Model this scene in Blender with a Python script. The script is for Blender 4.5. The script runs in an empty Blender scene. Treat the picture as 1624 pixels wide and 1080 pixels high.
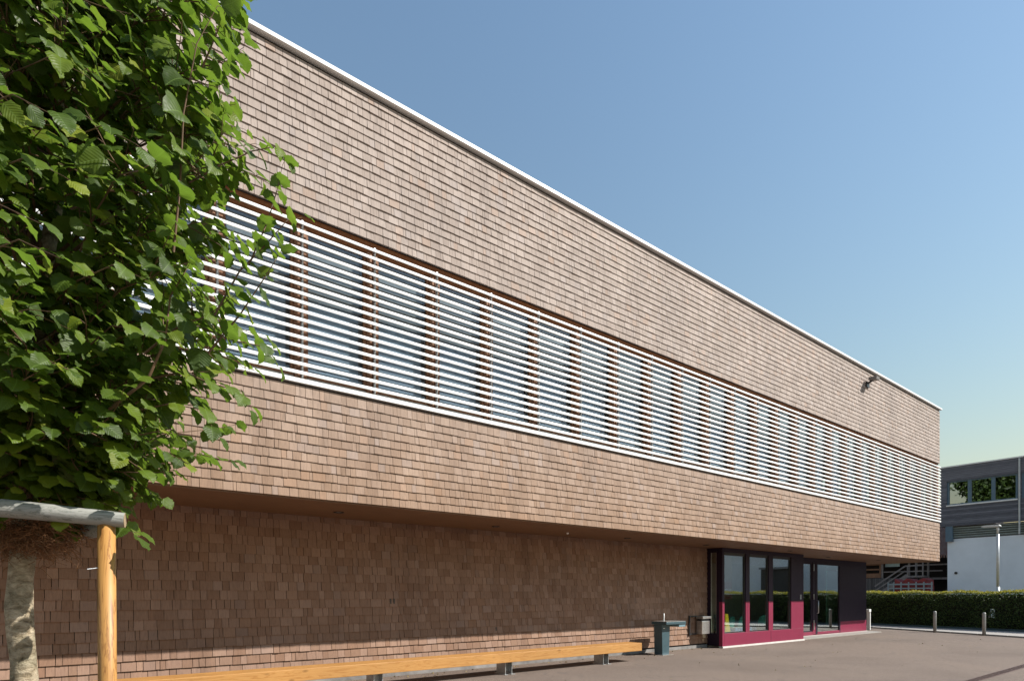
import bpy, bmesh, math, random
import numpy as np
from mathutils import Vector, Matrix
R = math.radians
random.seed(7); rng = np.random.default_rng(11)
scene = bpy.context.scene
COL = scene.collection

# ------------------------------------------------------------------ camera
CAMH = 1.56
cam = bpy.data.cameras.new('camera'); camo = bpy.data.objects.new('camera', cam); COL.objects.link(camo)
camo.location = (0, 0, CAMH); camo.rotation_euler = (R(90), 0, R(52.066 - 90))
cam.sensor_width = 36; cam.lens = 940 / 1624 * 36; cam.shift_y = (942.5 - 540) / 1624
cam.clip_start = 0.05; cam.clip_end = 3000
scene.camera = camo
# ------------------------------------------------------------------ sky, sun, exposure
SUN = Vector((0.743, -0.669, 0.852)).normalized()
w = bpy.data.worlds.new('World'); scene.world = w; w.use_nodes = True
nt = w.node_tree; bg = nt.nodes['Background']
sky = nt.nodes.new('ShaderNodeTexSky'); sky.sky_type = 'NISHITA'; sky.sun_disc = False
sky.sun_elevation = math.asin(SUN.z); sky.sun_rotation = math.atan2(SUN.x, SUN.y)
sky.altitude = 0; sky.air_density = 2.6; sky.dust_density = 0.5; sky.ozone_density = 7.5
tint = nt.nodes.new('ShaderNodeMix'); tint.data_type = 'RGBA'; tint.blend_type = 'MULTIPLY'; tint.inputs[0].default_value = 1
tint.inputs[7].default_value = (1, .93, .935, 1)       # white balance of the sky light
nt.links.new(sky.outputs[0], tint.inputs[6]); nt.links.new(tint.outputs[2], bg.inputs[0]); bg.inputs[1].default_value = 0.086
sl = bpy.data.lights.new('sun', 'SUN'); so = bpy.data.objects.new('sun', sl); COL.objects.link(so)
sl.energy = 4.6; sl.angle = R(0.53); sl.color = (1.0, 0.955, 0.89)
so.rotation_euler = SUN.to_track_quat('Z', 'Y').to_euler()
vs = scene.view_settings; vs.view_transform = 'Standard'; vs.look = 'None'; vs.gamma = 1; vs.exposure = 0.75
scene.cycles.max_bounces = 8; scene.cycles.transparent_max_bounces = 16
try: scene.cycles.use_denoising = True
except Exception: pass

# ------------------------------------------------------------------ helpers
def tag(o, label=None, cat=None, group=None, kind=None):
    if label: o['label'] = label
    if cat: o['category'] = cat
    if group: o['group'] = group
    if kind: o['kind'] = kind
    return o
ORG = {}
def empty(name, loc, label, cat, group=None):
    o = bpy.data.objects.new(name, None); COL.objects.link(o); o.location = loc; o.empty_display_size = .2
    ORG[o.name] = Vector(loc); tag(o, label, cat, group); return o
def link_mesh(name, me, mats, parent=None, smooth=False):
    if not isinstance(mats, (list, tuple)): mats = [mats]
    for m in mats: me.materials.append(m)
    o = bpy.data.objects.new(name, me); COL.objects.link(o)
    if parent is not None:
        org = ORG.get(parent.name, Vector((0, 0, 0)))
        if org.length > 0: me.transform(Matrix.Translation(-org))
        o.parent = parent; ORG[o.name] = org
    me.polygons.foreach_set('use_smooth', [bool(smooth)] * len(me.polygons))
    me.update(); return o
def copytree(o, parent, off=(0, 0, 0)):
    c = o.copy(); COL.objects.link(c); ORG[c.name] = ORG.get(o.name, Vector((0, 0, 0)))
    c.parent = parent; c.location = o.location + Vector(off)
    for ch in list(o.children):
        if ch is not c: copytree(ch, c)
    return c
class MB:
    def __init__(s): s.v = []; s.f = []; s.m = []
    def add(s, vs, fs, m=0):
        b = len(s.v); s.v += [tuple(p) for p in vs]; s.f += [tuple(b + i for i in f) for f in fs]; s.m += [m] * len(fs); return s
    def box(s, x0, x1, y0, y1, z0, z1, m=0):
        return s.add([(x0,y0,z0),(x1,y0,z0),(x1,y1,z0),(x0,y1,z0),(x0,y0,z1),(x1,y0,z1),(x1,y1,z1),(x0,y1,z1)],
                     [(0,3,2,1),(4,5,6,7),(0,1,5,4),(1,2,6,5),(2,3,7,6),(3,0,4,7)], m)
    def obox(s, c, ax, ay, az, hx, hy, hz, m=0):
        c = Vector(c); ax = Vector(ax).normalized()*hx; ay = Vector(ay).normalized()*hy; az = Vector(az).normalized()*hz
        P = [c + sx*ax + sy*ay + sz*az for sz in (-1,1) for sx, sy in ((-1,-1),(1,-1),(1,1),(-1,1))]
        return s.add(P, [(0,3,2,1),(4,5,6,7),(0,1,5,4),(1,2,6,5),(2,3,7,6),(3,0,4,7)], m)
    def bar(s, a, b, wd, ht, m=0):
        a = Vector(a); b = Vector(b); d = (b - a)
        up = Vector((0,0,1)) if abs(d.normalized().z) < .95 else Vector((0,1,0))
        sd = d.cross(up).normalized(); u2 = sd.cross(d).normalized()
        return s.obox((a+b)/2, d, sd, u2, d.length/2, wd/2, ht/2, m)
    def tube(s, pts, rad, n=10, m=0, cap=True):
        pts = [Vector(p) for p in pts]
        if not isinstance(rad, (list, tuple)): rad = [rad]*len(pts)
        b = len(s.v); ref = None
        for i, p in enumerate(pts):
            d = (pts[min(i+1, len(pts)-1)] - pts[max(i-1, 0)]).normalized()
            if ref is None:
                ref = d.cross(Vector((0,0,1)) if abs(d.z) < .9 else Vector((1,0,0))).normalized()
            ref = (ref - d*ref.dot(d)).normalized(); bi = d.cross(ref)
            for k in range(n):
                a = 2*math.pi*k/n; s.v.append(tuple(p + rad[i]*(math.cos(a)*ref + math.sin(a)*bi)))
        for i in range(len(pts)-1):
            for k in range(n):
                k2 = (k+1) % n; s.f.append((b+i*n+k, b+i*n+k2, b+(i+1)*n+k2, b+(i+1)*n+k)); s.m.append(m)
        if cap:
            s.f.append(tuple(b+k for k in range(n))[::-1]); s.m.append(m)
            s.f.append(tuple(b+(len(pts)-1)*n+k for k in range(n))); s.m.append(m)
        return s
    def prism(s, poly, a0, a1, axis='y', m=0):
        n = len(poly)
        def P(u, v, a): return {'y': (u, a, v), 'x': (a, u, v), 'z': (u, v, a)}[axis]
        return s.add([P(u, v, a0) for u, v in poly] + [P(u, v, a1) for u, v in poly],
                     [tuple(range(n))[::-1], tuple(range(n, 2*n))] + [(i, (i+1) % n, n+(i+1) % n, n+i) for i in range(n)], m)
    def build(s, name, mats, parent=None, smooth=False, bevel=0, seg=2, recalc=True):
        me = bpy.data.meshes.new(name); me.from_pydata(s.v, [], s.f); me.update()
        me.polygons.foreach_set('material_index', s.m)
        if recalc or bevel:
            bm = bmesh.new(); bm.from_mesh(me); bmesh.ops.recalc_face_normals(bm, faces=bm.faces)
            if bevel: bmesh.ops.bevel(bm, geom=[e for e in bm.edges], offset=bevel, segments=seg, affect='EDGES', profile=.6)
            bm.to_mesh(me); bm.free()
        o = link_mesh(name, me, mats, parent)
        if smooth: me.polygons.foreach_set('use_smooth', [len(p.vertices) <= 4 for p in me.polygons])
        return o

# ------------------------------------------------------------------ materials
def ND(nt, typ, **kw):
    n = nt.nodes.new(typ)
    for k, v in kw.items():
        if isinstance(k, str) and hasattr(n, k): setattr(n, k, v)
    return n
def newmat(name):
    m = bpy.data.materials.new(name); m.use_nodes = True; nt = m.node_tree
    return m, nt, nt.nodes['Principled BSDF'], nt.links.new
def coords(nt, scale=(1,1,1), kind='Object'):
    tc = ND(nt, 'ShaderNodeTexCoord'); mp = ND(nt, 'ShaderNodeMapping'); mp.inputs['Scale'].default_value = scale
    nt.links.new(tc.outputs[kind], mp.inputs[0]); return mp.outputs[0]
def noise(nt, vec, sc, det=4, rough=.55, dist=0):
    n = ND(nt, 'ShaderNodeTexNoise'); n.inputs['Scale'].default_value = sc; n.inputs['Detail'].default_value = det
    n.inputs['Roughness'].default_value = rough; n.inputs['Distortion'].default_value = dist
    nt.links.new(vec, n.inputs['Vector']); return n.outputs['Fac']
def ramp(nt, fac, stops, interp='LINEAR'):
    r = ND(nt, 'ShaderNodeValToRGB'); cr = r.color_ramp; cr.interpolation = interp
    while len(cr.elements) < len(stops): cr.elements.new(.5)
    for e, (p, c) in zip(cr.elements, stops):
        e.position = p; e.color = (c if len(c) == 4 else (*c, 1))
    nt.links.new(fac, r.inputs[0]); return r.outputs[0]
def mix(nt, fac, a, b, mode='MIX'):
    n = ND(nt, 'ShaderNodeMix', data_type='RGBA', blend_type=mode)
    for sock, val in ((n.inputs[0], fac), (n.inputs[6], a), (n.inputs[7], b)):
        if isinstance(val, (int, float)): sock.default_value = val
        elif isinstance(val, tuple): sock.default_value = (*val, 1)
        else: nt.links.new(val, sock)
    return n.outputs[2]
def mth(nt, op, a, b=None, clamp=False):
    n = ND(nt, 'ShaderNodeMath', operation=op); n.use_clamp = clamp
    for i, val in enumerate((a, b)):
        if val is None: continue
        if isinstance(val, (int, float)): n.inputs[i].default_value = val
        else: nt.links.new(val, n.inputs[i])
    return n.outputs[0]
def bump(nt, b, h, strength=.4, dist=.01):
    n = ND(nt, 'ShaderNodeBump'); n.inputs['Strength'].default_value = strength; n.inputs['Distance'].default_value = dist
    nt.links.new(h, n.inputs['Height']); nt.links.new(n.outputs[0], b.inputs['Normal'])
def simple(name, c, rough=.5, metal=0, var=.12, nscale=6, bmp=.1, scale=(1,1,1), spec=.5):
    m, nt, b, L = newmat(name); v = coords(nt, scale); n = noise(nt, v, nscale, 6, .6)
    lo = tuple(x*(1-var) for x in c); hi = tuple(min(1, x*(1+var)) for x in c)
    L(ramp(nt, n, [(.3, lo), (.7, hi)]), b.inputs['Base Color'])
    n2 = noise(nt, v, nscale*9, 3)
    L(mth(nt, 'ADD', mth(nt, 'MULTIPLY', n2, .25), rough-.12), b.inputs['Roughness'])
    b.inputs['Metallic'].default_value = metal; b.inputs['Specular IOR Level'].default_value = spec
    if bmp: bump(nt, b, n2, bmp, .004)
    return m
def shingle_mat(name, stops, weather=None, odd=1.0):
    m, nt, b, L = newmat(name)
    g = ND(nt, 'ShaderNodeNewGeometry'); rnd = g.outputs['Random Per Island']
    base = ramp(nt, rnd, stops)
    v = coords(nt, (55, 55, 2.2), 'Object')
    gr = noise(nt, v, 1.0, 5, .65)
    base = mix(nt, .5, base, ramp(nt, gr, [(.3, (.62,.6,.58)), (.5, (1,1,1)), (.75, (1.22,1.2,1.15))]), 'MULTIPLY')
    v2 = coords(nt, (1,1,1)); big = noise(nt, v2, .7, 4, .6)
    stk = noise(nt, coords(nt, (2.6, 2.6, .16)), 1.0, 5, .7)
    base = mix(nt, .7, base, ramp(nt, stk, [(.32, (.80,.79,.79)), (.5, (1,1,1)), (.72, (1.08,1.07,1.05))]), 'MULTIPLY')
    base = mix(nt, .75, base, ramp(nt, big, [(.3, (.86,.86,.87)), (.7, (1.1,1.08,1.05))]), 'MULTIPLY')
    if weather:
        sp = ND(nt, 'ShaderNodeSeparateXYZ'); L(g.outputs['Position'], sp.inputs[0])
        mr = ND(nt, 'ShaderNodeMapRange'); mr.inputs[1].default_value = 3.4; mr.inputs[2].default_value = 7.8
        L(mth(nt, 'ADD', sp.outputs[2], mth(nt, 'MULTIPLY', big, 1.2)), mr.inputs[0])
        hs = ND(nt, 'ShaderNodeHueSaturation'); hs.inputs['Saturation'].default_value = weather; hs.inputs['Value'].default_value = 1.2
        L(base, hs.inputs['Color'])
        base = mix(nt, mr.outputs[0], base, hs.outputs[0])
    # grey silvered and rusty odd shingles
    r2 = mth(nt, 'FRACT', mth(nt, 'MULTIPLY', rnd, 91.7))
    base = mix(nt, mth(nt, 'MULTIPLY', mth(nt, 'GREATER_THAN', r2, .95), .3*odd), base, (.40,.22,.12))
    base = mix(nt, mth(nt, 'MULTIPLY', mth(nt, 'LESS_THAN', r2, .06), .3*odd), base, (.36,.33,.33))
    L(base, b.inputs['Base Color']); b.inputs['Roughness'].default_value = .82; b.inputs['Specular IOR Level'].default_value = .25
    bump(nt, b, gr, .35, .004); return m
def wood_mat(name, dark, light, axis=0, rough=.55, knots=True, fine=1.0):
    m, nt, b, L = newmat(name)
    sc = [9*fine, 9*fine, 9*fine]; sc[axis] = .7*fine
    v = coords(nt, tuple(sc)); n = noise(nt, v, 1.3, 5, .6, .9)
    wv = mth(nt, 'FRACT', mth(nt, 'MULTIPLY', n, 7.0))
    c = ramp(nt, wv, [(0, dark), (.25, light), (.8, light), (1, tuple(a*.7+b_*.3 for a, b_ in zip(dark, light)))])
    big = noise(nt, coords(nt, (1,1,1)), 1.5, 3)
    c = mix(nt, .5, c, ramp(nt, big, [(.3, (.82,.8,.76)), (.7, (1.12,1.1,1.05))]), 'MULTIPLY')
    if knots:
        vo = ND(nt, 'ShaderNodeTexVoronoi'); k = [5, 5, 5]; k[axis] = 2.2
        L(coords(nt, tuple(k)), vo.inputs['Vector']); vo.inputs['Scale'].default_value = 1.0
        L2 = ramp(nt, vo.outputs['Distance'], [(0, (1,1,1)), (.07, (.6,.6,.6)), (.13, (0,0,0))])
        c = mix(nt, mth(nt, 'MULTIPLY', L2, .75), c, tuple(x*.45 for x in dark))
    L(c, b.inputs['Base Color']); b.inputs['Roughness'].default_value = rough
    bump(nt, b, n, .25, .004); return m
def glass_mat(name, tint=(.9,.95,.93), f0=.06, power=5.0, rough=.0, wav=0.0):
    m = bpy.data.materials.new(name); m.use_nodes = True; nt = m.node_tree; nt.nodes.clear(); L = nt.links.new
    out = ND(nt, 'ShaderNodeOutputMaterial'); mx = ND(nt, 'ShaderNodeMixShader')
    t = ND(nt, 'ShaderNodeBsdfTransparent'); t.inputs[0].default_value = (*tint, 1)
    g = ND(nt, 'ShaderNodeBsdfGlossy'); g.inputs['Roughness'].default_value = rough; g.inputs[0].default_value = (.96,.98,1,1)
    ge = ND(nt, 'ShaderNodeNewGeometry'); vm = ND(nt, 'ShaderNodeVectorMath', operation='DOT_PRODUCT')
    L(ge.outputs['Normal'], vm.inputs[0]); L(ge.outputs['Incoming'], vm.inputs[1])
    c = mth(nt, 'ABSOLUTE', vm.outputs['Value']); p = mth(nt, 'POWER', mth(nt, 'SUBTRACT', 1.0, c, True), power)
    fr = mth(nt, 'ADD', mth(nt, 'MULTIPLY', p, 1-f0), f0, True)
    if wav:
        bn = ND(nt, 'ShaderNodeBump'); bn.inputs['Strength'].default_value = wav; bn.inputs['Distance'].default_value = .02
        L(noise(nt, coords(nt, (1,1,1)), 1.2, 1), bn.inputs['Height']); L(bn.outputs[0], g.inputs['Normal'])
    L(fr, mx.inputs[0]); L(t.outputs[0], mx.inputs[1]); L(g.outputs[0], mx.inputs[2]); L(mx.outputs[0], out.inputs[0]); return m
def leaf_mat(name, stops, trans=.45, tcol=(.25,.42,.03), veins=True, spec=.35, rough=.5):
    m = bpy.data.materials.new(name); m.use_nodes = True; nt = m.node_tree; L = nt.links.new
    b = nt.nodes['Principled BSDF']; out = nt.nodes['Material Output']
    g = ND(nt, 'ShaderNodeNewGeometry'); c = ramp(nt, g.outputs['Random Per Island'], stops)
    if veins:
        tc = ND(nt, 'ShaderNodeTexCoord'); sp = ND(nt, 'ShaderNodeSeparateXYZ'); L(tc.outputs['UV'], sp.inputs[0])
        u = mth(nt, 'ABSOLUTE', mth(nt, 'SUBTRACT', sp.outputs[0], .5))
        f = mth(nt, 'FRACT', mth(nt, 'MULTIPLY', mth(nt, 'SUBTRACT', sp.outputs[1], mth(nt, 'MULTIPLY', u, .75)), 8.5))
        lat = mth(nt, 'LESS_THAN', f, .13); mid = mth(nt, 'LESS_THAN', u, .014)
        vn = mth(nt, 'MAXIMUM', mth(nt, 'MULTIPLY', lat, .45), mid)
        c = mix(nt, mth(nt, 'MULTIPLY', vn, .5), c, (.17,.27,.06))
        bp = ND(nt, 'ShaderNodeBump'); bp.inputs['Strength'].default_value = .5; bp.inputs['Distance'].default_value = .004
        L(mth(nt, 'ABSOLUTE', mth(nt, 'SUBTRACT', f, .5)), bp.inputs['Height']); L(bp.outputs[0], b.inputs['Normal'])
    # pale underside
    c = mix(nt, mth(nt, 'MULTIPLY', g.outputs['Backfacing'], .35), c, (.10,.16,.07))
    L(c, b.inputs['Base Color']); b.inputs['Roughness'].default_value = rough; b.inputs['Specular IOR Level'].default_value = spec
    tr = ND(nt, 'ShaderNodeBsdfTranslucent'); L(mix(nt, .6, c, tcol), tr.inputs[0])
    mx = ND(nt, 'ShaderNodeMixShader'); mx.inputs[0].default_value = trans
    L(b.outputs[0], mx.inputs[1]); L(tr.outputs[0], mx.inputs[2]); L(mx.outputs[0], out.inputs[0]); return m

M = {}
M['shingle'] = shingle_mat('cedar_shingle', [(0,(.262,.168,.110)),(.35,(.282,.186,.126)),(.7,(.302,.203,.141)),(1,(.332,.229,.165))], weather=.52, odd=.6)
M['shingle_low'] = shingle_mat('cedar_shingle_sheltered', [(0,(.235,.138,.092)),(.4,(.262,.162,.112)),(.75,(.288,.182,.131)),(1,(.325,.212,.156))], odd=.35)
M['under'] = simple('underlay_dark', (.02,.014,.011), .9)
M['soffit'] = wood_mat('soffit_board', (.15,.075,.036), (.185,.097,.05), 0, .6, False, .5)
M['white_metal'] = simple('white_coated_metal', (.82,.82,.80), .38, 0, .04, 3, .02)
M['galv'] = simple('galvanised_steel', (.42,.43,.43), .42, .7, .2, 14, .05)
M['steel'] = simple('brushed_steel', (.62,.62,.61), .3, .9, .1, 12, .04)
M['roof'] = simple('roof_membrane', (.25,.25,.25), .8)
M['brown_wood'] = wood_mat('window_timber', (.17,.075,.036), (.24,.115,.06), 2, .7, False)
M['brown_wood_h'] = wood_mat('header_timber', (.14,.045,.012), (.20,.072,.020), 0, .75, False)
M['glass'] = glass_mat('window_glass', (.80,.84,.86), .055, 4.5, 0, .03)
M['door_glass'] = glass_mat('door_glass', (.87,.95,.92), .17, 2.4, 0, .04)
M['blind'] = simple('blind_fabric', (.30,.30,.295), .8, 0, .06, 8, 0)
M['inner_dark'] = simple('room_wall', (.30,.29,.27), .8)
M['room_floor'] = simple('room_floor', (.33,.31,.28), .5)
M['plum'] = simple('plum_coated_panel', (.020,.011,.024), .5, 0, .1, 4, .02, (1,1,1), .25)
M['magenta'] = simple('magenta_coated_panel', (.21,.014,.048), .45, 0, .07, 3, .02)
M['black'] = simple('black_metal', (.02,.02,.022), .4)
M['concrete'] = simple('concrete', (.42,.41,.39), .85, 0, .15, 5, .3)
M['teal_paint'] = simple('teal_grey_paint', (.045,.085,.10), .4, 0, .12, 6, .04)
M['bollard'] = simple('bollard_steel', (.36,.35,.33), .5, .3, .12, 10, .05)
M['spruce'] = wood_mat('bench_spruce', (.34,.145,.030), (.46,.235,.070), 0, .5, True)
M['post_wood'] = wood_mat('stake_pine', (.20,.082,.018), (.42,.215,.06), 2, .5, True, 2.2)
M['grey_wood'] = wood_mat('weathered_pole', (.13,.14,.12), (.30,.30,.28), 0, .75, False, 2.5)
M['log_end'] = simple('log_end_grain', (.30,.22,.13), .8, 0, .3, 40, .3)
M['twig'] = simple('twig_bark', (.13,.075,.04), .7, 0, .3, 20, .2)
M['dark_board'] = None

def asphalt():
    m, nt, b, L = newmat('asphalt_court'); v = coords(nt)
    fine = noise(nt, v, 180, 2, .7); mid = noise(nt, v, 22, 6, .75); big = noise(nt, v, .35, 5, .6, .6)
    c = ramp(nt, fine, [(.30,(.060,.046,.037)),(.5,(.148,.114,.092)),(.70,(.30,.235,.192))])
    c = mix(nt, .6, c, ramp(nt, mid, [(.3,(.70,.70,.70)),(.5,(1,1,1)),(.7,(1.22,1.20,1.18))]), 'MULTIPLY')
    c = mix(nt, .8, c, ramp(nt, big, [(.3,(.80,.79,.78)),(.5,(1,1,1)),(.72,(1.13,1.11,1.08))]), 'MULTIPLY')
    vo = ND(nt, 'ShaderNodeTexVoronoi'); vo.feature = 'DISTANCE_TO_EDGE'; vo.inputs['Scale'].default_value = .33
    vv = ND(nt, 'ShaderNodeVectorMath', operation='ADD'); L(v, vv.inputs[0])
    nn = ND(nt, 'ShaderNodeTexNoise'); nn.inputs['Scale'].default_value = 1.4; nn.inputs['Detail'].default_value = 6; L(v, nn.inputs['Vector'])
    L(nn.outputs['Color'], vv.inputs[1]); L(vv.outputs[0], vo.inputs['Vector'])
    cr = ramp(nt, vo.outputs['Distance'], [(0,(1,1,1)),(.007,(0,0,0))])
    c = mix(nt, mth(nt, 'MULTIPLY', cr, .6), c, (.09,.08,.07))
    L(c, b.inputs['Base Color']); b.inputs['Roughness'].default_value = .88; b.inputs['Specular IOR Level'].default_value = .3
    bump(nt, b, fine, .5, .006); return m
M['asphalt'] = asphalt()
M['paving'] = simple('pale_paving', (.31,.285,.26), .85, 0, .12, 3, .2)
M['kerb'] = simple('kerb_stone', (.36,.34,.31), .85, 0, .15, 7, .3)

def bark():
    m, nt, b, L = newmat('pale_bark'); v = coords(nt, (16, 16, 30)); n = noise(nt, v, 1.0, 7, .7, .5)
    v2 = coords(nt); n2 = noise(nt, v2, 11, 5, .6)
    c = ramp(nt, n, [(.28,(.08,.06,.035)),(.42,(.24,.19,.12)),(.60,(.47,.40,.29))])
    c = mix(nt, .55, c, ramp(nt, n2, [(.38,(.45,.46,.36)),(.6,(1.2,1.15,1.1))]), 'MULTIPLY')
    L(c, b.inputs['Base Color']); b.inputs['Roughness'].default_value = .85
    h = mth(nt, 'ADD', n, mth(nt, 'MULTIPLY', n2, .6)); bump(nt, b, h, 1.0, .02); return m
M['bark'] = bark()
def boards(name, dark, light, pitch, axis=2):
    m, nt, b, L = newmat(name); sp = ND(nt, 'ShaderNodeSeparateXYZ'); tc = ND(nt, 'ShaderNodeTexCoord'); L(tc.outputs['Object'], sp.inputs[0])
    t = mth(nt, 'MULTIPLY', sp.outputs[axis], 1/pitch); fr = mth(nt, 'FRACT', t); fl = mth(nt, 'FLOOR', t)
    wn = ND(nt, 'ShaderNodeTexWhiteNoise', noise_dimensions='1D'); L(fl, wn.inputs['W'])
    c = ramp(nt, wn.outputs['Value'], [(0, dark), (1, light)])
    sc = [2.0, 2.0, 2.0]; sc[axis] = 30
    n = noise(nt, coords(nt, tuple(sc)), 1, 5, .6)
    c = mix(nt, .8, c, ramp(nt, n, [(.3,(.6,.6,.6)),(.7,(1.4,1.4,1.4))]), 'MULTIPLY')
    gap = mth(nt, 'LESS_THAN', fr, .1); c = mix(nt, mth(nt, 'MULTIPLY', gap, .85), c, (.01,.01,.012))
    L(c, b.inputs['Base Color']); b.inputs['Roughness'].default_value = .75
    bump(nt, b, mth(nt, 'SUBTRACT', 1, gap), .6, .02); return m
M['grey_board'] = boards('grey_weathered_boards', (.095,.095,.112), (.18,.18,.205), .11)
M['barn_board'] = boards('dark_barn_boards', (.05,.045,.045), (.12,.11,.11), .14, 1)
M['render_white'] = simple('white_render', (.78,.82,.86), .85, 0, .06, .8, .15)
M['blue_grey'] = simple('blue_grey_steel', (.09,.15,.20), .5)
M['blade'] = simple('pale_green_blade', (.30,.36,.34), .5)
def tiles():
    m, nt, b, L = newmat('red_roof_tiles'); br = ND(nt, 'ShaderNodeTexBrick'); L(coords(nt, (1,1,1)), br.inputs['Vector'])
    br.inputs['Color1'].default_value = (.30,.12,.07,1); br.inputs['Color2'].default_value = (.42,.25,.18,1); br.inputs['Mortar'].default_value = (.03,.02,.02,1)
    br.inputs['Scale'].default_value = 3.2; br.inputs['Mortar Size'].default_value = .06
    L(br.outputs[0], b.inputs['Base Color']); b.inputs['Roughness'].default_value = .8; return m
M['tiles'] = tiles()
M['leaf'] = leaf_mat('tree_leaf', [(0,(.030,.056,.005)),(.4,(.058,.10,.007)),(.8,(.105,.155,.010)),(1,(.19,.22,.017))], .38)
M['hedge_leaf'] = leaf_mat('hedge_leaf', [(0,(.022,.042,.008)),(.6,(.042,.078,.012)),(1,(.075,.12,.018))], .18, (.12,.18,.02), False)
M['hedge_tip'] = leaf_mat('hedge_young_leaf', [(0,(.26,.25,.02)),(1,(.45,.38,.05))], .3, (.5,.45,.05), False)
M['coir'] = simple('coconut_fibre', (.20,.095,.04), .9, 0, .5, 30, .3)
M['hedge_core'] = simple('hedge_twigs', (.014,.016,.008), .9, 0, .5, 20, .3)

# ================================================================== GROUND
def sheet(name, poly, z, mat, kind='structure', thick=0):
    mb = MB()
    if thick: mb.prism(poly, z-thick, z, 'z')
    else: mb.add([(x, y, z) for x, y in poly], [tuple(range(len(poly)))])
    return tag(mb.build(name, mat), kind=kind)
sheet('ground', [(-900,-900),(900,-900),(900,900),(-900,900)], 0, M['asphalt'])
def hx(y): return 32.83 + .219*(y-11.97)
def kx(y): return 30.14 + .45*(y-11.26)
sheet('pavement', [(kx(-9)+.16,-9),(hx(-9)+1.3,-9),(hx(18)+1.3,18),(kx(18)+.16,18)], .045, M['paving'], thick=.2)
mb = MB()
for i in range(27):
    y0 = -9 + i; y1 = y0+.985
    mb.add([(kx(y0),y0,-.1),(kx(y0)+.15,y0,-.1),(kx(y1)+.15,y1,-.1),(kx(y1),y1,-.1),(kx(y0),y0,.06),(kx(y0)+.15,y0,.06),(kx(y1)+.15,y1,.06),(kx(y1),y1,.06)],
           [(0,3,2,1),(4,5,6,7),(0,1,5,4),(1,2,6,5),(2,3,7,6),(3,0,4,7)])
tag(mb.build('kerb', M['kerb']), kind='structure')
mb = MB()   # low timber edging at the foot of the hedge
mb.add([(hx(-9)-.34,-9,.0),(hx(-9)-.28,-9,.0),(hx(18)-.28,18,.0),(hx(18)-.34,18,.0),(hx(-9)-.34,-9,.13),(hx(-9)-.28,-9,.13),(hx(18)-.28,18,.13),(hx(18)-.34,18,.13)],
       [(0,3,2,1),(4,5,6,7),(0,1,5,4),(1,2,6,5),(2,3,7,6),(3,0,4,7)])
tag(mb.build('hedge_edging', M['teal_paint']), 'dark low edging board along the foot of the clipped hedge', 'edging')
# drain channel
dr = empty('drain_channel', (20,3.34,0), 'long narrow brown drain channel with slotted grate set in the asphalt court', 'drain')
MB().box(10,27,3.25,3.43,-.05,.006).build('channel', simple('channel_rust', (.10,.062,.05), .7, 0, .2, 9), dr)
mb = MB()
for i in range(680): mb.box(10.01+i*.025, 10.022+i*.025, 3.27, 3.41, .0, .009)
mb.build('grate', simple('grate_iron', (.12,.075,.06), .6, .3), dr, recalc=False)

# ================================================================== SCHOOL BUILDING
YF, YW, YB, YD = 8.58, 10.37, 9.85, 10.6
XL, XR, YBK = -8.0, 29.38, 24.0
SB = empty('school_building', (15, YF, 0), 'long two storey building clad in brown wooden shingles with white louvred window band', 'building')
def shingles(x0, x1, z0, z1, y, e, side='front', wmin=.07, wmax=.19, th=(.014,.021), gap=(.003,.0065)):
    """courses of tapered shingles with random widths; side front faces -Y, end faces +X"""
    V = []; 
    nrow = int(math.ceil((z1-z0)/e))
    for r_ in range(nrow):
        zb = z0 + r_*e; zt = min(zb + e + .035, z1); x = x0 - random.random()*.1
        if zt - zb < .03: continue
        while x < x1:
            wd = random.uniform(wmin, wmax) if random.random() < .8 else random.uniform(wmin*.6, wmin*1.2)
            a = max(x, x0); b = min(x+wd-random.uniform(*gap), x1)
            x += wd
            if b - a < .015: continue
            t = random.uniform(*th); dz = random.uniform(-.0035, .0035); tl = random.uniform(-.002, .002)
            yb0 = -t - tl - .006; yb1 = -t + tl - .006; yt = -.004
            z_ = zb + (dz if r_ else 0)
            V.append(((a, yb0, z_), (b, yb1, z_), (b, yt, zt), (a, yt, zt), (a, .004, z_), (b, .004, z_)))
    A = np.array(V)                      # n,6,3
    n = len(A); P = A.reshape(-1, 3).copy()
    if side == 'front': P[:, 1] += y
    else:
        Q = P.copy(); Q[:, 0] = y - P[:, 1]; Q[:, 1] = P[:, 0]; P = Q
    base = (np.arange(n)*6)[:, None]
    F4 = np.concatenate([base+np.array([[0,1,2,3]]), base+np.array([[4,5,1,0]])], 1).reshape(-1, 4)
    F3 = np.concatenate([base+np.array([[4,0,3]]), base+np.array([[1,5,2]])], 1).reshape(-1, 3)
    return P, F4, F3
def np_mesh(name, P, F4, F3=None, uv=None):
    me = bpy.data.meshes.new(name); me.vertices.add(len(P)); me.vertices.foreach_set('co', P.astype(np.float32).ravel())
    loops = F4.ravel(); n4 = len(F4); tot = np.full(n4, 4)
    if F3 is not None and len(F3): loops = np.concatenate([loops, F3.ravel()]); tot = np.concatenate([tot, np.full(len(F3), 3)])
    start = np.concatenate([[0], np.cumsum(tot)[:-1]])
    me.loops.add(len(loops)); me.loops.foreach_set('vertex_index', loops.astype(np.int32))
    me.polygons.add(len(tot)); me.polygons.foreach_set('loop_start', start.astype(np.int32))
    me.update(calc_edges=True); me.shade_flat()
    if uv is not None:
        l = me.uv_layers.new(name='UVMap'); l.data.foreach_set('uv', uv[loops].astype(np.float32).ravel())
    return me
def clad(name, *a, mat='shingle', **k):
    P, F4, F3 = shingles(*a, **k); return link_mesh(name, np_mesh(name, P, F4, F3), M[mat], SB)
clad('lower_cladding', XL, XR, 2.955, 4.555, YF, .131)
clad('parapet_cladding', XL, XR, 7.035, 9.235, YF, .131)
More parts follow.
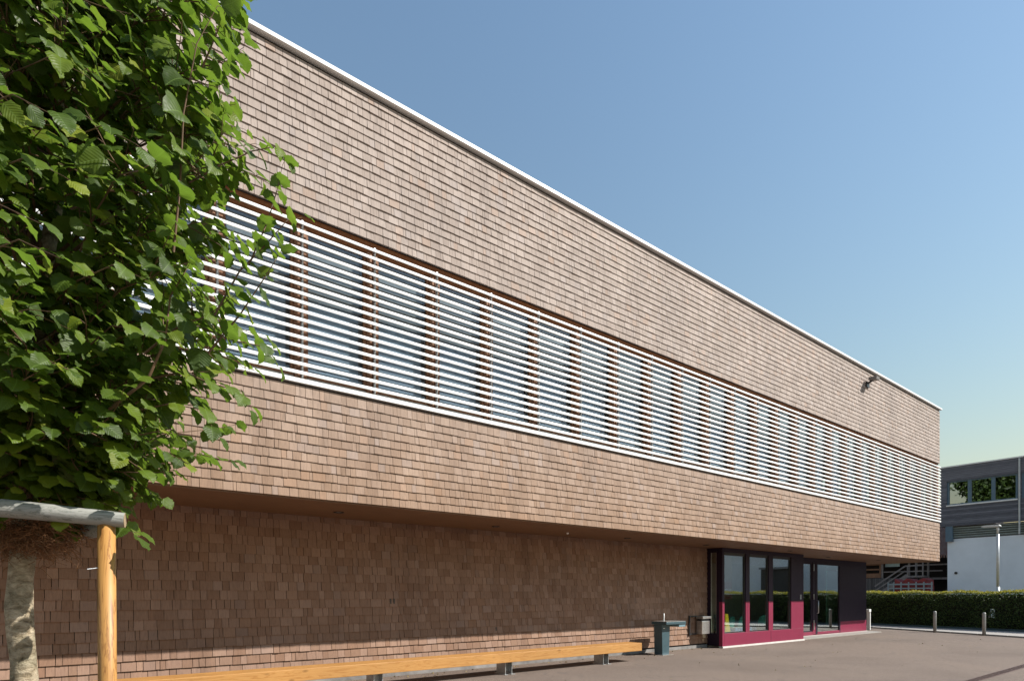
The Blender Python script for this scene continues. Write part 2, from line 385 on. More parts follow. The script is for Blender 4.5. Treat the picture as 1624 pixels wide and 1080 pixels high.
clad('end_cladding', YF, YBK, 2.955, 4.555, XR, .131, side='end')
clad('end_cladding', YF, YBK, 7.035, 9.235, XR, .131, side='end')
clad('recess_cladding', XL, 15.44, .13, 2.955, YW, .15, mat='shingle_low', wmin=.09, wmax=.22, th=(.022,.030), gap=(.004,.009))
# solid walls behind the shingles
mb = MB()
mb.box(XL, XR-.005, YF+.005, YF+.30, 2.962, 4.57)
mb.box(XL, XR-.005, YF+.005, YF+.30, 7.03, 9.26)
mb.box(XR-.305, XR-.005, YF+.302, YBK, 2.962, 4.57); mb.box(XR-.305, XR-.005, YF+.302, YBK, 7.03, 9.26)
mb.box(XL, 15.44, YW+.005, YW+.3, .0, 2.95)
mb.build('wall_core', M['under'], SB)
MB().box(XL, XR-.01, YF+.01, YBK, 2.93, 2.958).build('soffit', M['soffit'], SB)
MB().box(XL, XR-.31, YF+.31, YBK, 4.3, 4.5).build('floor_slab', M['inner_dark'], SB)
MB().box(XL, 15.44, YW-.02, YW+.004, 0, .085).build('plinth', simple('plinth_concrete',(.22,.21,.20),.9,0,.4,3,.3), SB)
MB().box(XL, XR-.31, YF+.31, YBK, 9.0, 9.2).build('roof', M['roof'], SB)
MB().box(XL, XL+.2, YF+.31, YBK, 2.97, 9.0).box(XL, XR-.01, YBK+.01, YBK+.2, 0, 9.2).box(XL, XL+.2, YW+.31, YBK, 0, 2.92).build('rear_wall', M['inner_dark'], SB)
mb = MB()
mb.prism([(YF-.085, 9.278), (YF-.085, 9.335), (YF-.075, 9.345), (YF+.35, 9.325), (YF+.35, 9.278)], XL, XR+.085, 'x')
mb.prism([(XR+.085, 9.278), (XR+.085, 9.332), (XR+.075, 9.342), (XR-.35, 9.322), (XR-.35, 9.278)], YF+.352, YBK, 'y')
mb.build('roof_cap', M['white_metal'], SB)
# inside upper storey
MB().box(XL+.25, XR-.32, 13.5, 13.6, 4.51, 8.9).build('room_partition', M['inner_dark'], SB)
# window band : sill, header, fins, posts
mb = MB(); mb.prism([(YF-.05, 4.585), (YF-.05, 4.645), (YF+.02, 4.66), (YF+.22, 4.675), (YF+.22, 4.585)], XL, XR+.05, 'x')
mb.prism([(XR+.05, 4.585), (XR+.05, 4.645), (XR-.02, 4.66), (XR-.22, 4.672), (XR-.22, 4.585)], YF+.222, YBK, 'y')
mb.build('sill', M['white_metal'], SB)
MB().box(XL, XR-.02, YF+.035, YF+.20, 6.985, 7.028).box(XL, XR-.2, YF+.12, YF+.24, 6.905, 6.985).build('window_header', M['brown_wood_h'], SB)
mb = MB()
prof = [(-.032,-.029),(-.036,-.008),(-.029,.012),(-.014,.023),(.010,.025),(.012,.018),(-.010,.011),(-.021,-.006),(-.023,-.029)]
for (u, v), _ in zip(prof, prof): pass
mb.prism([(YF-.02+u, 4.735+v) for u, v in prof], XL, XR+.034, 'x')
mb.prism([(XR+.02-u, 4.735+v) for u, v in prof], YF-.02, YBK, 'y')
fin = mb.build('louvre_blade', M['white_metal'], SB)
for i in range(1, 18): copytree(fin, SB, (0, 0, i*.1262))
BAY = 1.12; X0 = 1.75
mb = MB(); mb.box(X0-.014, X0+.014, YF+.012, YF+.05, 4.665, 6.95)
for i in range(18):
    z = 4.735 + i*.1262
    mb.prism([(YF-.015, z-.012), (YF+.012, z-.045), (YF+.012, z+.012), (YF-.015, z+.012)], X0-.010, X0+.010, 'x')
post = mb.build('louvre_post', M['galv'], SB)
# window of one bay
yg = YF+.17
mb = MB()
for sx in (.085, BAY-.085-.04): mb.box(X0+sx, X0+sx+.04, yg-.03, yg+.05, 4.74, 6.903)
mb.box(X0+.125, X0+BAY-.125, yg-.03, yg+.05, 4.74, 4.79).box(X0+.125, X0+BAY-.125, yg-.03, yg+.05, 6.86, 6.903)
win = mb.build('window', M['brown_wood'], SB, bevel=.004, seg=1)
MB().box(X0+.123, X0+BAY-.123, yg+.002, yg+.012, 4.785, 6.865).build('pane', M['glass'], win)
MB().box(X0+.16, X0+BAY-.16, yg+.075, yg+.082, 5.95, 6.89).build('blind', M['blind'], win)
MB().box(X0+.16, X0+BAY-.16, yg+.105, yg+.112, 4.79, 6.0).build('curtain', simple('sky_reflection_tint', (.42,.50,.60), .8, 0, .12, 2, 0), win)  # added panel, not a real curtain: blue paints sky reflection behind lower panes
mb = MB(); mb.box(X0-.085, X0-.010, YF+.10, yg+.06, 4.68, 6.903).box(X0+.010, X0+.085, YF+.10, yg+.06, 4.68, 6.903).box(X0-.010, X0+.010, YF+.115, yg+.06, 4.68, 6.903)
mull = mb.build('mullion', M['brown_wood'], SB)
for n in range(-8, 25):
    if n == 0: continue
    copytree(post, SB, (n*BAY, 0, 0)); copytree(mull, SB, (n*BAY, 0, 0))
    if X0 + (n+1)*BAY < XR: 
        wn = copytree(win, SB, (n*BAY, 0, 0))
mb = MB(); mb.box(XR-.21, XR-.02, YF+.03, YF+.20, 4.68, 6.93); mb.build('corner_post', M['brown_wood'], SB)
MB().box(XL, XR-.22, yg-.02, yg+.06, 4.678, 4.738).build('sill_rail', M['concrete'], SB)
# window band round the corner
mb = MB()
for y in np.arange(YF+.9, YBK, 1.12): mb.box(XR-.24, XR-.12, y-.1, y+.1, 4.68, 6.9)
mb.build('end_mullion', M['brown_wood'], SB)
MB().box(XR-.20, XR-.19, YF+.25, YBK, 4.70, 6.93).build('end_glazing', M['glass'], SB)
# downlights in the soffit
dl = []
for (x, y) in ((3.79,9.55),(7.07,9.6),(11.05,9.62),(14.27,9.6),(18.3,9.3),(22.48,10.0),(25.9,9.6)):
    mb = MB(); n = 20
    r0, r1 = .085, .06
    P = [(x+r*math.cos(2*math.pi*k/n), y+r*math.sin(2*math.pi*k/n), z) for r, z in ((r0,2.929),(r0,2.920),(r1,2.920),(r1,2.926)) for k in range(n)]
    F = [(j*n+k, j*n+(k+1)%n, (j+1)*n+(k+1)%n, (j+1)*n+k) for j in range(3) for k in range(n)]
    mb.add(P, F); d = mb.build('downlight', M['black'], SB)
    MB().add([(x+.06*math.cos(2*math.pi*k/n), y+.06*math.sin(2*math.pi*k/n), 2.9275) for k in range(n)], [tuple(range(n))]).build('lens', M['steel'], d)
mb = MB(); mb.tube([(9.06,9.62,2.93),(9.06,9.62,2.90)], [.03,.022], 12); mb.build('soffit_sensor', M['white_metal'], SB)
# wall slots
for x, z in ((5.13,1.44),(5.20,1.44),(7.63,.80)):
    MB().box(x-.012, x+.012, YW-.026, YW-.018, z-.055, z+.055).build('wall_slot', M['black'], SB)
# floodlight below the parapet
mb = MB(); mb.box(22.02,22.24,YF-.06,YF-.02,8.66,8.84); fl = mb.build('floodlight', M['black'], SB)
MB().bar((22.13,YF-.05,8.80),(22.13,YF-.20,8.86),.05,.05).build('bracket', M['black'], fl)
mb = MB(); mb.obox((22.13,YF-.24,8.90),(1,0,0),(0,1,.12),(0,-.12,1),.13,.13,.05); mb.build('lamp_head', simple('lamp_housing',(.16,.14,.13),.5), fl, bevel=.012)

# ------------------------------------------------------------------ entrance
PL, MG = M['plum'], M['magenta']
ZS = 2.928
up = MB(); lo = MB(); lod = MB()
def band(x0, x1, y0, y1, z0, z1, zsplit=1.35):
    if z0 < zsplit: lo.box(x0, x1, y0, y1, z0, min(z1, zsplit))
    if z1 > zsplit: up.box(x0, x1, y0, y1, max(z0, zsplit), z1)
gx = [(15.56,16.70),(16.92,18.04),(18.30,19.47)]
FY0, FY1 = YB, YB+.11
band(15.45,15.56,FY0,FY1,.05,ZS); band(16.70,16.92,FY0,FY1,.42,ZS); band(18.04,18.30,FY0,FY1,.42,ZS); band(19.47,20.31,FY0,FY1,.42,ZS)
lo.box(15.56,20.31,FY0,FY1,.05,.42)
for a, b_ in gx: up.box(a, b_, FY0, FY1, 2.80, ZS)
# left cheek of the projecting box: slit of glass between two dark posts
up.box(15.45,15.53,FY1+.002,FY1+.09,.05,ZS); up.box(15.45,15.53,YW-.11,YW-.005,.05,ZS); up.box(15.45,15.53,FY1+.092,YW-.112,.05,.42); up.box(15.45,15.53,FY1+.092,YW-.112,2.8,ZS)
# right cheek and recessed door part
up.box(20.23,20.31,FY1+.002,YD,.05,ZS)
up.box(20.31,27.34,YD,YD+.1,2.78,ZS)
up.box(22.57,22.80,YD,YD+.1,.5,2.78); lod.box(22.57,22.80,YD,YD+.1,.06,.5)
up.box(24.86,27.34,YD,YD+.1,.49,2.78); lod.box(24.86,27.34,YD,YD+.1,.04,.49); lod.box(20.31,22.57,YD,YD+.1,.04,.17); lod.box(22.80,24.86,YD+.005,YD+.1,.036,.066)
up.box(20.31,21.3,YD,YD+.1,.17,2.78)
up.box(27.24,27.34,YD+.1,YBK,.04,ZS)
up.build('entrance_frame', PL, SB, bevel=.004, seg=1); lo.build('entrance_base', MG, SB, bevel=.004, seg=1); lod.build('door_base', MG, SB, bevel=.004, seg=1)
MB().box(15.43,20.33,YB-.03,YB-.002,0,.05).box(15.45,20.31,YB,YB+.11,0,.048).box(20.33,27.36,YD-.03,YD+.1,0,.035).build('threshold', simple('pale_stone',(.6,.58,.54),.8), SB)
for i, (a, b_) in enumerate(gx):
    f = MB().box(a, a+.035, FY0+.03, FY0+.085, .42, 2.80).box(b_-.035, b_, FY0+.03, FY0+.085, .42, 2.80).box(a+.035, b_-.035, FY0+.03, FY0+.085, 2.72, 2.80).box(a+.035, b_-.035, FY0+.03, FY0+.085, .42, .455).build('entrance_window', M['black'], SB)
    MB().box(a+.03, b_-.03, FY0+.055, FY0+.065, .45, 2.725).build('pane', M['door_glass'], f)
f = MB().box(15.475,15.505,FY1+.1,FY1+.115,.42,2.80).box(15.475,15.505,YW-.135,YW-.12,.42,2.8).build('side_window', M['steel'], SB)
MB().box(15.487,15.493,FY1+.115,YW-.135,.42,2.80).build('pane', M['door_glass'], f)
# fixed light beside the door
f = MB().box(21.3,21.36,YD+.02,YD+.08,.17,2.78).box(22.51,22.57,YD+.02,YD+.08,.17,2.78).box(21.36,22.51,YD+.02,YD+.08,2.70,2.78).box(21.36,22.51,YD+.02,YD+.08,.17,.21).build('side_light', PL, SB)
MB().box(21.36,22.51,YD+.045,YD+.055,.2,2.71).build('pane', M['door_glass'], f)
d = MB().box(22.80,22.93,YD-.01,YD+.06,.07,2.78).box(24.78,24.86,YD-.01,YD+.06,.07,2.78).box(22.93,24.78,YD-.01,YD+.06,2.70,2.78).build('door', PL, SB)
MB().box(22.93,24.78,YD-.01,YD+.06,.07,.15).build('kick_rail', MG, d)
MB().box(22.93,24.78,YD+.02,YD+.03,.15,2.70).build('pane', M['door_glass'], d)
mb = MB(); mb.tube([(22.87,YD-.01,1.35),(22.87,YD-.07,1.33),(22.87,YD-.07,.87),(22.87,YD-.01,.85)], .016, 10); mb.build('handle', M['steel'], d, smooth=True)
for z0, z1 in ((2.45,2.70),(1.38,1.58),(.25,.60)):
    MB().box(22.60,22.645,YD-.03,YD-.002,z0,z1).build('hinge', M['steel'], d)
MB().box(18.165,18.175,YB-.003,YB+.001,.052,.418).box(16.81,16.816,YB-.003,YB+.001,.425,1.34).build('panel_joint', M['black'], SB)
MB().box(20.06,20.14,YB-.012,YB-.002,1.4,1.56).build('door_bell', M['galv'], SB)
# interior
MB().box(15.55,27.2,YB+.12,14.6,-.02,.03).build('hall_floor', M['room_floor'], SB)
MB().box(15.46,27.2,14.6,14.7,0,2.9).box(15.46,15.54,YW+.31,14.6,0,2.9).build('hall_wall', M['inner_dark'], SB)
gp = simple('green_glass_panel', (.35,.75,.60), .3)
MB().box(25.2,26.6,11.25,11.30,.03,2.55).build('inner_door', gp, SB)

# ------------------------------------------------------------------ things inside the hall
chairg = simple('green_plastic', (.09,.42,.34), .4)
def chair(x, y, rz, label):
    c = empty('chair', (0,0,0), label, 'chair', 'green chairs inside the glazed hall')
    mb = MB(); mb.box(-.21,.21,-.21,.21,.43,.46); mb.build('seat', chairg, c, bevel=.01)
    mb = MB(); n = 8
    for i in range(n):
        a0 = -.22+.44*i/n; a1 = a0+.44/n; y0 = .2+.05*(1-(a0/.22)**2); y1 = .2+.05*(1-(a1/.22)**2); h0 = .88-.25*abs(a0/.22)**4; h1 = .88-.25*abs(a1/.22)**4
        mb.add([(a0,y0,.55),(a1,y1,.55),(a1,y1+.03,h1),(a0,y0+.03,h0),(a0,y0+.02,.55),(a1,y1+.02,.55),(a1,y1+.05,h1),(a0,y0+.05,h0)],
               [(0,1,2,3),(4,7,6,5),(3,2,6,7),(0,4,5,1),(0,3,7,4),(1,5,6,2)])
    mb.build('backrest', chairg, c)
    for sx in (-1,1):
        for sy in (-1,1): MB().tube([(sx*.22,sy*.22,.03),(sx*.18,sy*.17,.44)], .012, 6).build('leg', M['steel'], c)
        MB().tube([(sx*.17,.19,.44),(sx*.17,.235,.62)], .012, 6).build('back_support', M['steel'], c)
    c.location = (x, y, 0); c.rotation_euler.z = rz; return c
chair(16.75,10.62,.1+math.pi,'green plastic chair inside the first entrance window behind the yellow sign')
chair(17.55,10.66,-.2+math.pi,'green plastic chair behind the first magenta mullion of the entrance windows')
chair(18.85,10.6,2.6,'green plastic chair turned sideways behind the second entrance window')
chair(20.0,11.1,3.3,'green plastic chair deep behind the third entrance window')
ws = empty('wet_floor_sign', (16.20,10.08,.03), 'yellow folding warning sign standing inside behind the first entrance window', 'sign')
yl = simple('yellow_plastic', (.95,.60,.02), .4)
MB().add([(15.84,10.00,.03),(16.20,10.00,.03),(16.09,10.07,.98),(15.95,10.07,.98),(15.84,10.08,.03),(16.20,10.08,.03),(16.09,10.09,.98),(15.95,10.09,.98)],
         [(0,1,2,3),(4,7,6,5),(3,2,6,7),(0,4,5,1),(0,3,7,4),(1,5,6,2)]).build('front_panel', yl, ws)
MB().add([(15.84,10.24,.03),(16.20,10.24,.03),(16.09,10.13,.98),(15.95,10.13,.98),(15.84,10.26,.03),(16.20,10.26,.03),(16.09,10.15,.98),(15.95,10.15,.98)],
         [(0,1,2,3),(4,7,6,5),(3,2,6,7),(0,4,5,1),(0,3,7,4),(1,5,6,2)]).build('rear_panel', yl, ws)
tb = empty('low_table', (17.1,10.35,.03), 'low white table with blue cloth behind the first two entrance windows', 'table')
MB().box(16.35,17.9,10.22,10.5,.50,.53).build('table_top', simple('white_laminate',(.7,.72,.75),.4), tb)
MB().box(16.33,17.92,10.20,10.215,.34,.53).build('cloth', simple('blue_cloth',(.12,.32,.62),.8,0,.6,9), tb)
for sx in (16.4,17.85):
    for sy in (10.26,10.46): MB().box(sx-.02,sx+.02,sy-.02,sy+.02,.03,.50).build('leg', M['steel'], tb)
cu = MB(); 
for i in range(16): cu.prism([(19.0+i*.024,11.30+(.03 if i%2 else 0)),(19.024+i*.024,11.30+(0 if i%2 else .03)),(19.024+i*.024,11.31+(0 if i%2 else .03)),(19.0+i*.024,11.31+(.03 if i%2 else 0))], .1, 2.75, 'z')
tag(cu.build('curtain', simple('beige_curtain',(.45,.40,.30),.9)), 'beige pleated curtain hanging inside behind the third entrance window', 'curtain')
pb = empty('notice_board', (16.0,10.0,1.0), 'dark red notice board with white scribbles inside the first entrance window', 'notice board')
MB().box(15.62,16.22,10.02,10.045,1.42,1.95).build('board', simple('dark_red_board',(.16,.015,.02),.6), pb)
MB().box(15.62,16.22,10.02,10.045,1.952,2.7).build('wood_panel', simple('brown_panel',(.12,.075,.05),.6), pb)
mb = MB(); rr = random.Random(3)
for row in (1.60,1.70):
    x = 15.72
    while x < 16.18:
        wd = rr.uniform(.02,.05); mb.obox((x+wd/2,10.016,row+rr.uniform(-.01,.01)),(1,0,rr.uniform(-.5,.5)),(0,1,0),(0,0,1),wd/2,.002,.008)
        if rr.random() < .6: mb.obox((x,10.016,row+.015),(1,0,0),(0,1,0),(0,0,1),.005,.002,.025)
        x += wd+.012
for q in range(9): mb.obox((15.80+rr.uniform(-.03,.03),10.016,1.97+q*.045),(1,0,rr.uniform(-1,1)),(0,1,0),(0,0,1),rr.uniform(.01,.03),.002,.012)
mb.build('scribble', simple('white_chalk',(.75,.75,.75),.8), pb)

# ================================================================== BENCH
be = empty('bench', (4.5,9.3,0), 'very long solid timber bench on steel feet beside the shingled ground floor wall', 'bench')
mb = MB()
xs = [-3.0]+[ -.2+2.8*i for i in range(5)]
mb.box(-3.5,10.96,9.10,9.53,.245,.43)
mb.build('beam', M['spruce'], be, bevel=.008)
for x in (9.91,7.16,4.41,1.66,-1.09):
    lg = MB(); lg.box(x-.012,x,9.18,9.47,.012,.245); lg.box(x-.17,x-.158,9.18,9.47,.012,.245); lg.box(x-.158,x-.012,9.31,9.33,.05,.245)
    lg.box(x-.05,x+.05,9.14,9.50,0,.012); lg.box(x-.20,x-.13,9.14,9.50,0,.012)
    lg.build('leg', M['galv'], be)

# ================================================================== DRINKING FOUNTAIN, WALL BIN
fo = empty('drinking_fountain', (12.55,9.7,0), 'dark teal metal drinking fountain with cantilevered basin standing past the bench end', 'drinking fountain')
TP = M['teal_paint']
mb = MB(); mb.prism([(12.44,0),(12.72,0),(12.76,.80),(12.42,.80)], 9.66, 9.92, 'y')
mb.build('column', TP, fo, bevel=.006, seg=1)
MB().box(12.36,12.80,9.58,9.98,.0,.012).build('foot_plate', M['steel'], fo)
MB().box(12.40,13.22,9.50,9.98,.79,.86).build('basin', TP, fo, bevel=.01)
MB().box(12.95,13.22,9.52,9.96,.72,.79).build('tray', simple('pale_teal_paint',(.16,.27,.31),.4), fo, bevel=.006)
MB().box(12.41,13.21,9.51,9.97,.861,.872).build('top_plate', M['steel'], fo)
mb = MB(); mb.tube([(12.66,9.78,.87),(12.66,9.78,1.07)], .014, 10); mb.build('spout_pipe', M['white_metal'], fo, smooth=True)
MB().box(12.47,12.53,9.65,9.657,.68,.70).build('plate', M['steel'], fo)
bi = empty('wall_bin', (14.9,10.2,.4), 'small stainless steel litter bin hanging on the shingled wall beside the entrance', 'litter bin')
MB().box(14.50,14.54,10.30,10.335,.38,.95).box(14.54,15.2,10.30,10.335,.91,.95).box(14.54,15.2,10.30,10.335,.40,.44).build('frame', M['black'], bi)
MB().prism([(14.82,10.10),(15.20,10.10),(15.20,10.295),(14.82,10.295)], .42, .80, 'z').build('body', M['steel'], bi, bevel=.01)
MB().box(14.80,15.22,10.06,10.298,.86,.93).build('lid', M['steel'], bi, bevel=.008)
MB().box(14.84,15.18,10.13,10.28,.80,.86).build('opening', M['black'], bi)

# ================================================================== BOLLARDS
def bollard(x, y, label, h=.88):
    mb = MB(); r = .058; n = 18
    pts = [(x,y,0),(x,y,h-.05),(x,y,h-.02),(x,y,h-.004),(x,y,h)]; mb.tube(pts, [r,r,r*.93,r*.7,r*.35], n)
    o = mb.build('bollard', M['bollard'], None, smooth=True); return tag(o, label, 'bollard', 'grey steel bollards along the kerb')
bollard(28.05,6.75,'grey round steel bollard at the kerb, the one nearest the lamp post')
bollard(28.75,8.55,'grey round steel bollard at the kerb, middle one of three before the hedge')
bs = empty('bollard', (28.6,11.1,0), 'pale steel square bollard with flat cap beside the dark end of the entrance wall', 'bollard')
MB().box(28.55,28.62,10.92,11.06,0,.86).build('post', M['white_metal'], bs, bevel=.006)
MB().box(28.42,28.62,10.90,11.10,.80,.92).build('cap', M['white_metal'], bs, bevel=.01)

# ================================================================== HEDGE
def quads_cloud(P, size, up=None, seed=0, flat=.5):
    r = np.random.default_rng(seed); n = len(P)
    d = r.normal(size=(n,3)); d /= np.linalg.norm(d, axis=1)[:,None]
    nn = r.normal(size=(n,3)); nn[:,2] += flat
    nn -= d*(nn*d).sum(1)[:,None]; nn /= np.linalg.norm(nn, axis=1)[:,None]; s = np.cross(d, nn)
    L_ = size*r.uniform(.7,1.3,n)[:,None]; W_ = L_*.62
    V = np.stack([P - d*L_*.5, P + s*W_*.5 + nn*L_*.08, P + d*L_*.5, P - s*W_*.5 + nn*L_*.08], 1).reshape(-1,3)
    F = (np.arange(n)*4)[:,None] + np.arange(4)[None]
    return V, F
he = empty('hedge', (hx(6),6,0), 'long clipped green hedge with yellow young tips on top behind the bollards', 'hedge')
def hedge_pts(n, y0, y1, r, top=1.68):
    y = r.uniform(y0, y1, n); z = r.uniform(.02, top, n); t = r.uniform(-1, 1, n)
    # pull towards the shell
    m = r.random(n) < .7; t[m] = np.sign(t[m])*(1-.25*r.random(m.sum())**1.2)
    wob = .045*np.sin(y*2.3)+.035*np.sin(y*5.1+z*4)
    x = hx(y) + .45 + t*(.56+wob*np.sign(t)); return np.stack([x, y, z], 1)
P = np.concatenate([hedge_pts(52000, 3.5, 17, rng), hedge_pts(26000, -9, 3.5, rng)])
V, F = quads_cloud(P, .062, seed=1); link_mesh('foliage', np_mesh('foliage', V, F), M['hedge_leaf'], he)
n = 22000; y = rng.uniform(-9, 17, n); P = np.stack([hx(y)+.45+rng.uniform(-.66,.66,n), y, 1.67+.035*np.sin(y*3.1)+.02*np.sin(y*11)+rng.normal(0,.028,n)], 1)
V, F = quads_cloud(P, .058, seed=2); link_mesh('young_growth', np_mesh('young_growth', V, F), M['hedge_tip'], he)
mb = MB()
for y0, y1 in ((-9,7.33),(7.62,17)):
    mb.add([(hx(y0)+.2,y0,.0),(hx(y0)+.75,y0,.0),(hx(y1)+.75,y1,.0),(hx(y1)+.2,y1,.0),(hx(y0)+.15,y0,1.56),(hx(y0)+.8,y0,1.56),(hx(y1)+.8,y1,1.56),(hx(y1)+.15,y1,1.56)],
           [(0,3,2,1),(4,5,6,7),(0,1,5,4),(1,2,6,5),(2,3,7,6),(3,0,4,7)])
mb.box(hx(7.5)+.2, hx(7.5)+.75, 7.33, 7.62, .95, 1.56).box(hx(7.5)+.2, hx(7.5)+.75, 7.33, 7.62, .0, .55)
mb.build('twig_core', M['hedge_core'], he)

# ================================================================== LAMP POST
lp = empty('street_lamp', (33.3,7.5,0), 'slim pale grey street lamp rising behind the hedge in front of the grey boarded building', 'street lamp')
LG = simple('lamp_pole_grey', (.50,.52,.52), .45, .3)
mb = MB(); mb.tube([(33.3,7.52,0),(33.3,7.52,1.9)], .075, 14).tube([(33.3,7.52,1.9),(33.3,7.52,4.25)], .055, 14); mb.build('pole', LG, lp, smooth=True)
mb = MB(); mb.tube([(33.3,7.52,4.25),(33.3,7.52,4.5),(33.3,7.56,4.58)], [.045,.045,.045], 12); mb.build('neck', LG, lp, smooth=True)
mb = MB(); mb.prism([(7.40,4.60),(7.46,4.665),(8.0,4.66),(8.12,4.615),(8.0,4.585),(7.46,4.56)], 33.19, 33.41, 'x'); mb.build('lamp_head', LG, lp, bevel=.012)

# ================================================================== GREY BOARDED BUILDING
GX = 47.4; gb = empty('grey_building', (GX,4,0), 'grey building with dark horizontal boards above a white rendered ground floor', 'building')
YE = 13.79
mb = MB()
mb.box(GX, GX+.3, -14, YE, 9.10, 10.05); mb.box(GX, GX+.3, -14, YE, 6.12, 7.52); mb.box(GX, GX+.3, 13.42, YE, 7.52, 9.10); mb.box(GX, GX+.3, 9.55, 9.72, 7.52, 9.10)
mb.box(GX+.3, GX+14, YE-.3, YE, 6.12, 10.05); mb.box(GX,GX+.3,-14,5.9,7.52,9.10)
mb.build('board_cladding', M['grey_board'], gb)
MB().box(GX-.04, GX+14, -14, YE+.04, 10.05, 10.13).build('roof_edge', M['white_metal'], gb)
MB().box(GX+.31, GX+14, -13.9, YE-.32, 9.8, 10.04).build('roof', M['roof'], gb)
MB().box(GX+.25, GX+14, -14, 13.45, 0, 5.28).build('rendered_wall', M['render_white'], gb)
MB().box(GX+.32, GX+14, -14, 13.3, 5.30, 6.10).build('clerestory', M['black'], gb)
mb = MB()
for i in range(5): mb.prism([(GX+.16,5.40+i*.145),(GX+.30,5.33+i*.145),(GX+.30,5.37+i*.145),(GX+.16,5.44+i*.145)], -14, 13.1, 'y')
mb.build('louvre_strip', M['blade'], gb)
for y in (13.30,9.2,5.0,.8): MB().box(GX+.02,GX+.24,y-.20,y+.20,5.10 if y>13 else 5.28,6.12).build('steel_post', M['blue_grey'], gb)
MB().box(GX-.05,GX+.28,9.72,13.44,7.44,7.52).build('sill', M['white_metal'], gb)
def gwin(y0, y1):
    f = MB()
    f.box(GX+.08,GX+.2,y0,y0+.12,7.523,9.095); f.box(GX+.08,GX+.2,y1-.12,y1,7.523,9.095)
    f.box(GX+.08,GX+.2,y0+.12,y1-.12,7.523,7.60).box(GX+.08,GX+.2,y0+.12,y1-.12,9.02,9.095)
    w = (y1-y0)/3
    for k in (1,2): f.box(GX+.08,GX+.2,y0+k*w-.10,y0+k*w+.10,7.60,9.02)
    f = f.build('window', M['blue_grey'], gb)
    for k in range(3): MB().box(GX+.15,GX+.16,y0+k*w+.1,y0+(k+1)*w-.1,7.6,9.02).build('pane', M['gw'], f)
M['gw'] = glass_mat('grey_building_glass', (.25,.3,.33), .36, 3.0, 0, .06)
gwin(9.72,13.42); gwin(5.9,9.55)
MB().box(GX+.5,GX+.6,5.9,13.4,7.5,9.1).build('room_back', M['black'], gb)
MB().tube([(GX-.06,9.63,5.3),(GX-.06,9.63,10.0)], .05, 8).build('downpipe', LG, gb)
MB().tube([(GX+.2,12.97,3.0),(GX+.25,12.97,3.0)], .09, 10).build('wall_vent', M['black'], gb)

# ================================================================== FARM BUILDING
BX = 52.0; fb = empty('farmhouse', (BX,18,0), 'old dark timber barn with open gallery, outside stair and red tiled roof beyond the hedge', 'barn')
BR = simple('barn_brown_timber', (.20,.10,.055), .7, 0, .25, 4); BG = simple('barn_grey_timber', (.22,.19,.18), .8, 0, .25, 4); DK = M['black']
MB().box(BX,BX+.2,16.9,24,0,2.86).build('plank_wall', M['barn_board'], fb)
MB().box(BX+2.2,BX+2.4,14.3,24,0,5.2).build('inner_wall', simple('barn_dark', (.022,.02,.02), .9), fb)
MB().box(BX+.2,BX+2.2,14.3,24,2.70,2.84).build('gallery_floor', BG, fb)
mb = MB(); mb.add([(BX-.7,14.2,4.25),(BX-.7,24.5,4.25),(BX+5,24.5,8.6),(BX+5,14.2,8.6),(BX-.7,14.2,4.43),(BX-.7,24.5,4.43),(BX+5,24.5,8.78),(BX+5,14.2,8.78)],
       [(0,3,2,1),(4,5,6,7),(0,1,5,4),(1,2,6,5),(2,3,7,6),(3,0,4,7)]); mb.build('roof', M['tiles'], fb)
for y in (14.45,15.9,16.65,17.15,19.0,20.6): MB().box(BX-.02,BX+.10,y-.06,y+.06,2.2 if y<16.8 else 2.86,4.45).build('gallery_post', BG, fb)
MB().box(BX+.02,BX+.12,19.2,24,3.5,3.62).box(BX+.02,BX+.12,19.1,24,2.9,3.25).box(BX+.02,BX+.12,19.1,19.22,3.25,4.3).box(BX+.02,BX+.12,19.22,24,3.9,3.98).build('gallery_frame', BR, fb)
MB().box(BX+.02,BX+.1,15.0,19.0,3.30,3.38).box(BX+.02,BX+.1,14.3,16.6,3.75,3.85).build('gallery_rail', BG, fb)
mb = MB()
mb.bar((BX-.9,19.2,1.35),(BX-.9,16.95,3.0),.08,.28)
mb.bar((BX-.9,19.2,2.2),(BX-.9,17.1,3.72),.07,.10).bar((BX-.9,19.2,1.85),(BX-.9,17.1,3.35),.07,.08)
mb.bar((BX-.9,17.1,3.72),(BX-.9,15.9,3.74),.07,.10).bar((BX-.9,17.1,3.30),(BX-.9,15.9,3.32),.07,.08).box(BX-1.0,BX+.0,15.85,17.0,2.85,2.98)
for y in (16.4,15.95): mb.box(BX-.94,BX-.86,y-.04,y+.04,2.98,4.4)
mb.box(BX-.94,BX-.86,16.90,16.98,2.98,3.72)
mb.build('stair', BG, fb)
MB().box(BX+.3,BX+.4,17.9,18.9,3.75,4.02).build('gallery_banner', simple('pale_blue_cloth',(.42,.55,.58),.8), fb)
MB().box(BX+.15,BX+.2,19.4,20.2,3.05,3.2).build('gallery_sign', simple('pale_panel',(.5,.48,.42),.8), fb)
